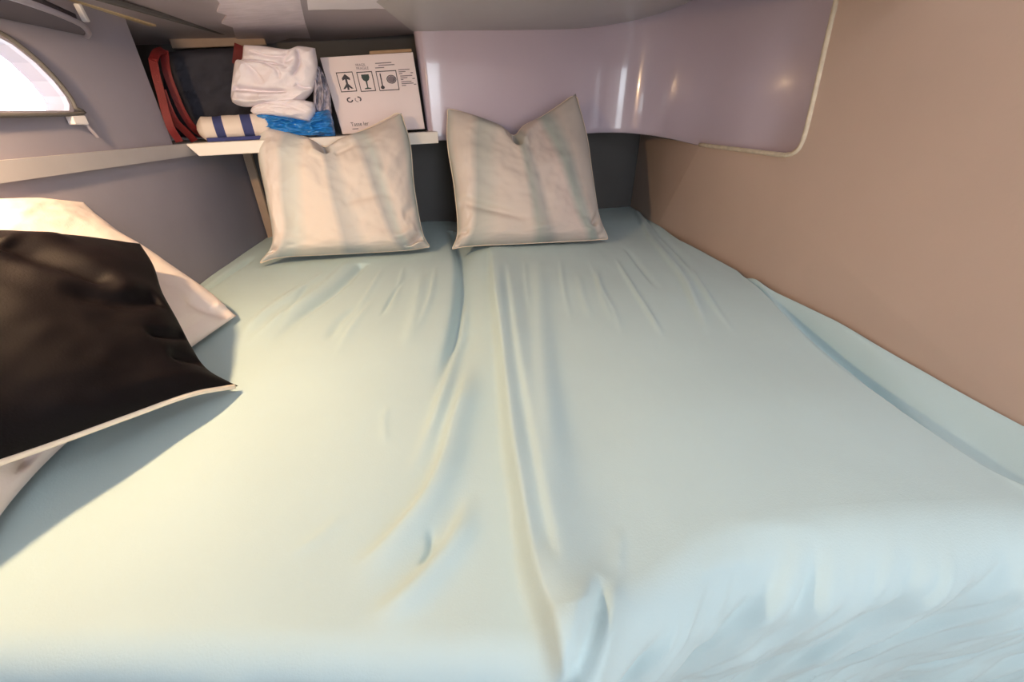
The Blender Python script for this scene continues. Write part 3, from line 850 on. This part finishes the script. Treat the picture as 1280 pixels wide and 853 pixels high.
# cardboard box with printed handling marks
TLc, BLc, TRc, BRc = [Vector(v) for v in ((-0.557,1.415,0.537), (-0.537,1.425,0.338), (-0.303,1.500,0.559), (-0.290,1.508,0.351))]
BLc.z = min(BLc.z, 0.341)
bk = Vector((-0.05, 0.16, 0))
box = empty('cardboard_box', (BLc.x, BLc.y, BLc.z))
tag(box, 'white cardboard box with printed handling symbols standing on the shelf', 'box')
under(link('box_body', hexa('box_body', [BLc, BRc, TRc, TLc] + [p + bk for p in (BLc, BRc, TRc, TLc)], 0.0015), M['card_white']), box)
fl = [TLc.lerp(TRc, 0.52) + Vector((0, 0.004, 0.001)), TRc + Vector((-0.004, 0.004, 0.001))]
under(link('box_flap', hexa('box_flap', [fl[0], fl[1], fl[1] + Vector((0, 0, 0.008)), fl[0] + Vector((0, 0, 0.008))] +
      [p + bk * 0.5 for p in (fl[0], fl[1], fl[1] + Vector((0, 0, 0.008)), fl[0] + Vector((0, 0, 0.008)))], 0.001), M['card_brown']), box)
fn = (BRc - BLc).cross(TLc - BLc).normalized()
if fn.y > 0: fn = -fn
def face3(a, b, e=0.0012):
    p = BLc.lerp(BRc, a).lerp(TLc.lerp(TRc, a), b)
    return p + fn * e
def ink(name, ring, m='ink', holes=()):
    return under(slab(name, ring, lambda a, b: face3(a, b), -fn * 0.0008, M[m], None, holes=holes), box)
AR = 0.265 / 0.20
def rect(x0, y0, x1, y1): return [(x0, y0), (x1, y0), (x1, y1), (x0, y1)]
def rframe(x0, y0, x1, y1, w=0.008):
    ink('symbol_frame', rect(x0, y0, x1, y1), 'ink', [rect(x0 + w, y0 + w * AR, x1 - w, y1 - w * AR)])
rframe(0.118, 0.56, 0.295, 0.81)
rframe(0.335, 0.55, 0.505, 0.80)
rframe(0.545, 0.545, 0.775, 0.795)
ink('up_arrow', [(0.196, 0.585), (0.196, 0.62), (0.172, 0.598), (0.150, 0.598), (0.196, 0.662), (0.196, 0.72), (0.165, 0.705), (0.165, 0.735), (0.207, 0.785), (0.25, 0.735), (0.25, 0.705), (0.218, 0.72), (0.218, 0.662), (0.262, 0.598), (0.240, 0.598), (0.218, 0.62), (0.218, 0.585)])
ink('glass_symbol', [(0.38, 0.765), (0.378, 0.725), (0.390, 0.695), (0.412, 0.678), (0.416, 0.60), (0.385, 0.592), (0.385, 0.580), (0.458, 0.580), (0.458, 0.592), (0.427, 0.60), (0.430, 0.678), (0.452, 0.695), (0.464, 0.725), (0.462, 0.765)], 'ink_green')
ink('thermometer', [(0.583, 0.765), (0.583, 0.615)] + arc(0.589, 0.590, 0.022, 120, 420, 12)[0:13] + [(0.596, 0.615), (0.596, 0.765)])
ink('gauge', arc(0.705, 0.685, 0.055, 0, 360, 24)[:-1], 'ink', [arc(0.705, 0.685, 0.046, 0, 360, 24)[:-1]])
ink('gauge_face', arc(0.705, 0.685, 0.043, 0, 360, 20)[:-1], 'ink_soft')
ink('gauge_needle', [(0.722, 0.655), (0.728, 0.652), (0.748, 0.705), (0.742, 0.71)])
for (x0, y0, x1) in ((0.56, 0.885, 0.74), (0.59, 0.858, 0.77), (0.55, 0.830, 0.65), (0.80, 0.790, 0.93), (0.80, 0.765, 0.88), (0.80, 0.742, 0.84), (0.81, 0.712, 0.95), (0.81, 0.688, 0.89), (0.81, 0.667, 0.84),
                     (0.81, 0.638, 0.93), (0.81, 0.615, 0.95), (0.81, 0.592, 0.86), (0.935, 0.745, 0.965), (0.945, 0.672, 0.975), (0.95, 0.598, 0.98)):
    ink('print_line', rect(x0, y0, x1, y0 + 0.011), 'ink_soft')
def words(name, txt, x, y, h, m='ink'):
    cu = bpy.data.curves.new('t', 'FONT'); cu.body = txt; cu.size = h
    t_ = bpy.data.objects.new('t', cu); col.objects.link(t_)
    bpy.context.view_layer.update()
    me_ = bpy.data.meshes.new_from_object(t_)
    bpy.data.objects.remove(t_)
    for v in me_.vertices:
        v.co = face3(x + v.co.x / AR, y + v.co.y)
    return under(link(name, me_, M[m]), box)
words('printed_word', 'FRAGIL', 0.345, 0.868, 0.045, 'ink_soft')
words('printed_word', 'FRAGILE', 0.345, 0.825, 0.048, 'ink_soft')
words('printed_word', 'Tasse ler', 0.125, 0.105, 0.075, 'ink')
ink('print_line', rect(0.13, 0.06, 0.20, 0.072), 'ink_soft')
ink('recycling_mark', arc(0.19, 0.455, 0.035, 70, 360, 18) + arc(0.19, 0.455, 0.020, 360, 70, 18), 'ink')
ink('recycling_mark', arc(0.285, 0.46, 0.035, -60, 100, 12) + arc(0.285, 0.46, 0.020, 100, -60, 12), 'ink')
ink('recycling_mark', arc(0.280, 0.455, 0.035, 140, 270, 12) + arc(0.280, 0.455, 0.026, 270, 140, 12), 'ink_soft')

# reading lamp on the left wall, just outside the picture
lx, ly, lz = -0.66, 0.44, 0.60
lamp = empty('reading_lamp', (Lx(ly), ly, lz))
tag(lamp, 'small white reading lamp on the grey wall above the black cushion', 'lamp')
under(link('wall_plate', box_mesh('wall_plate', (Lx(ly), ly - 0.03, lz - 0.03), (Lx(ly) + 0.012, ly + 0.03, lz + 0.03), 0.004), M['white_plastic']), lamp)
under(tube('arm', [(Lx(ly), ly, lz), (Lx(ly) + 0.04, ly, lz + 0.012), (lx, ly, lz + 0.012)], 0.006, M['white_plastic']), lamp)
prof = [(0.010, 0.020), (0.018, 0.016), (0.030, -0.004), (0.040, -0.030)]
vv, ff = [], []
for rr, zz in prof + [(a - 0.002, b - 0.001) for a, b in prof[::-1]]:
    for k in range(24):
        vv.append((lx + rr * math.cos(k * math.pi / 12), ly + rr * math.sin(k * math.pi / 12), lz + zz))
for i in range(7):
    for k in range(24):
        ff.append((i * 24 + k, i * 24 + (k + 1) % 24, (i + 1) * 24 + (k + 1) % 24, (i + 1) * 24 + k))
under(link('lamp_shade', mesh('lamp_shade', vv, ff), M['white_plastic'], smooth=True), lamp)
pd = bpy.data.lights.new('reading_bulb', 'POINT')
pd.energy = 23.0
pd.color = (1.0, 0.66, 0.35)
pd.shadow_soft_size = 0.02
po = bpy.data.objects.new('reading_bulb', pd)
col.objects.link(po)
po.location = (lx, ly, lz - 0.03)
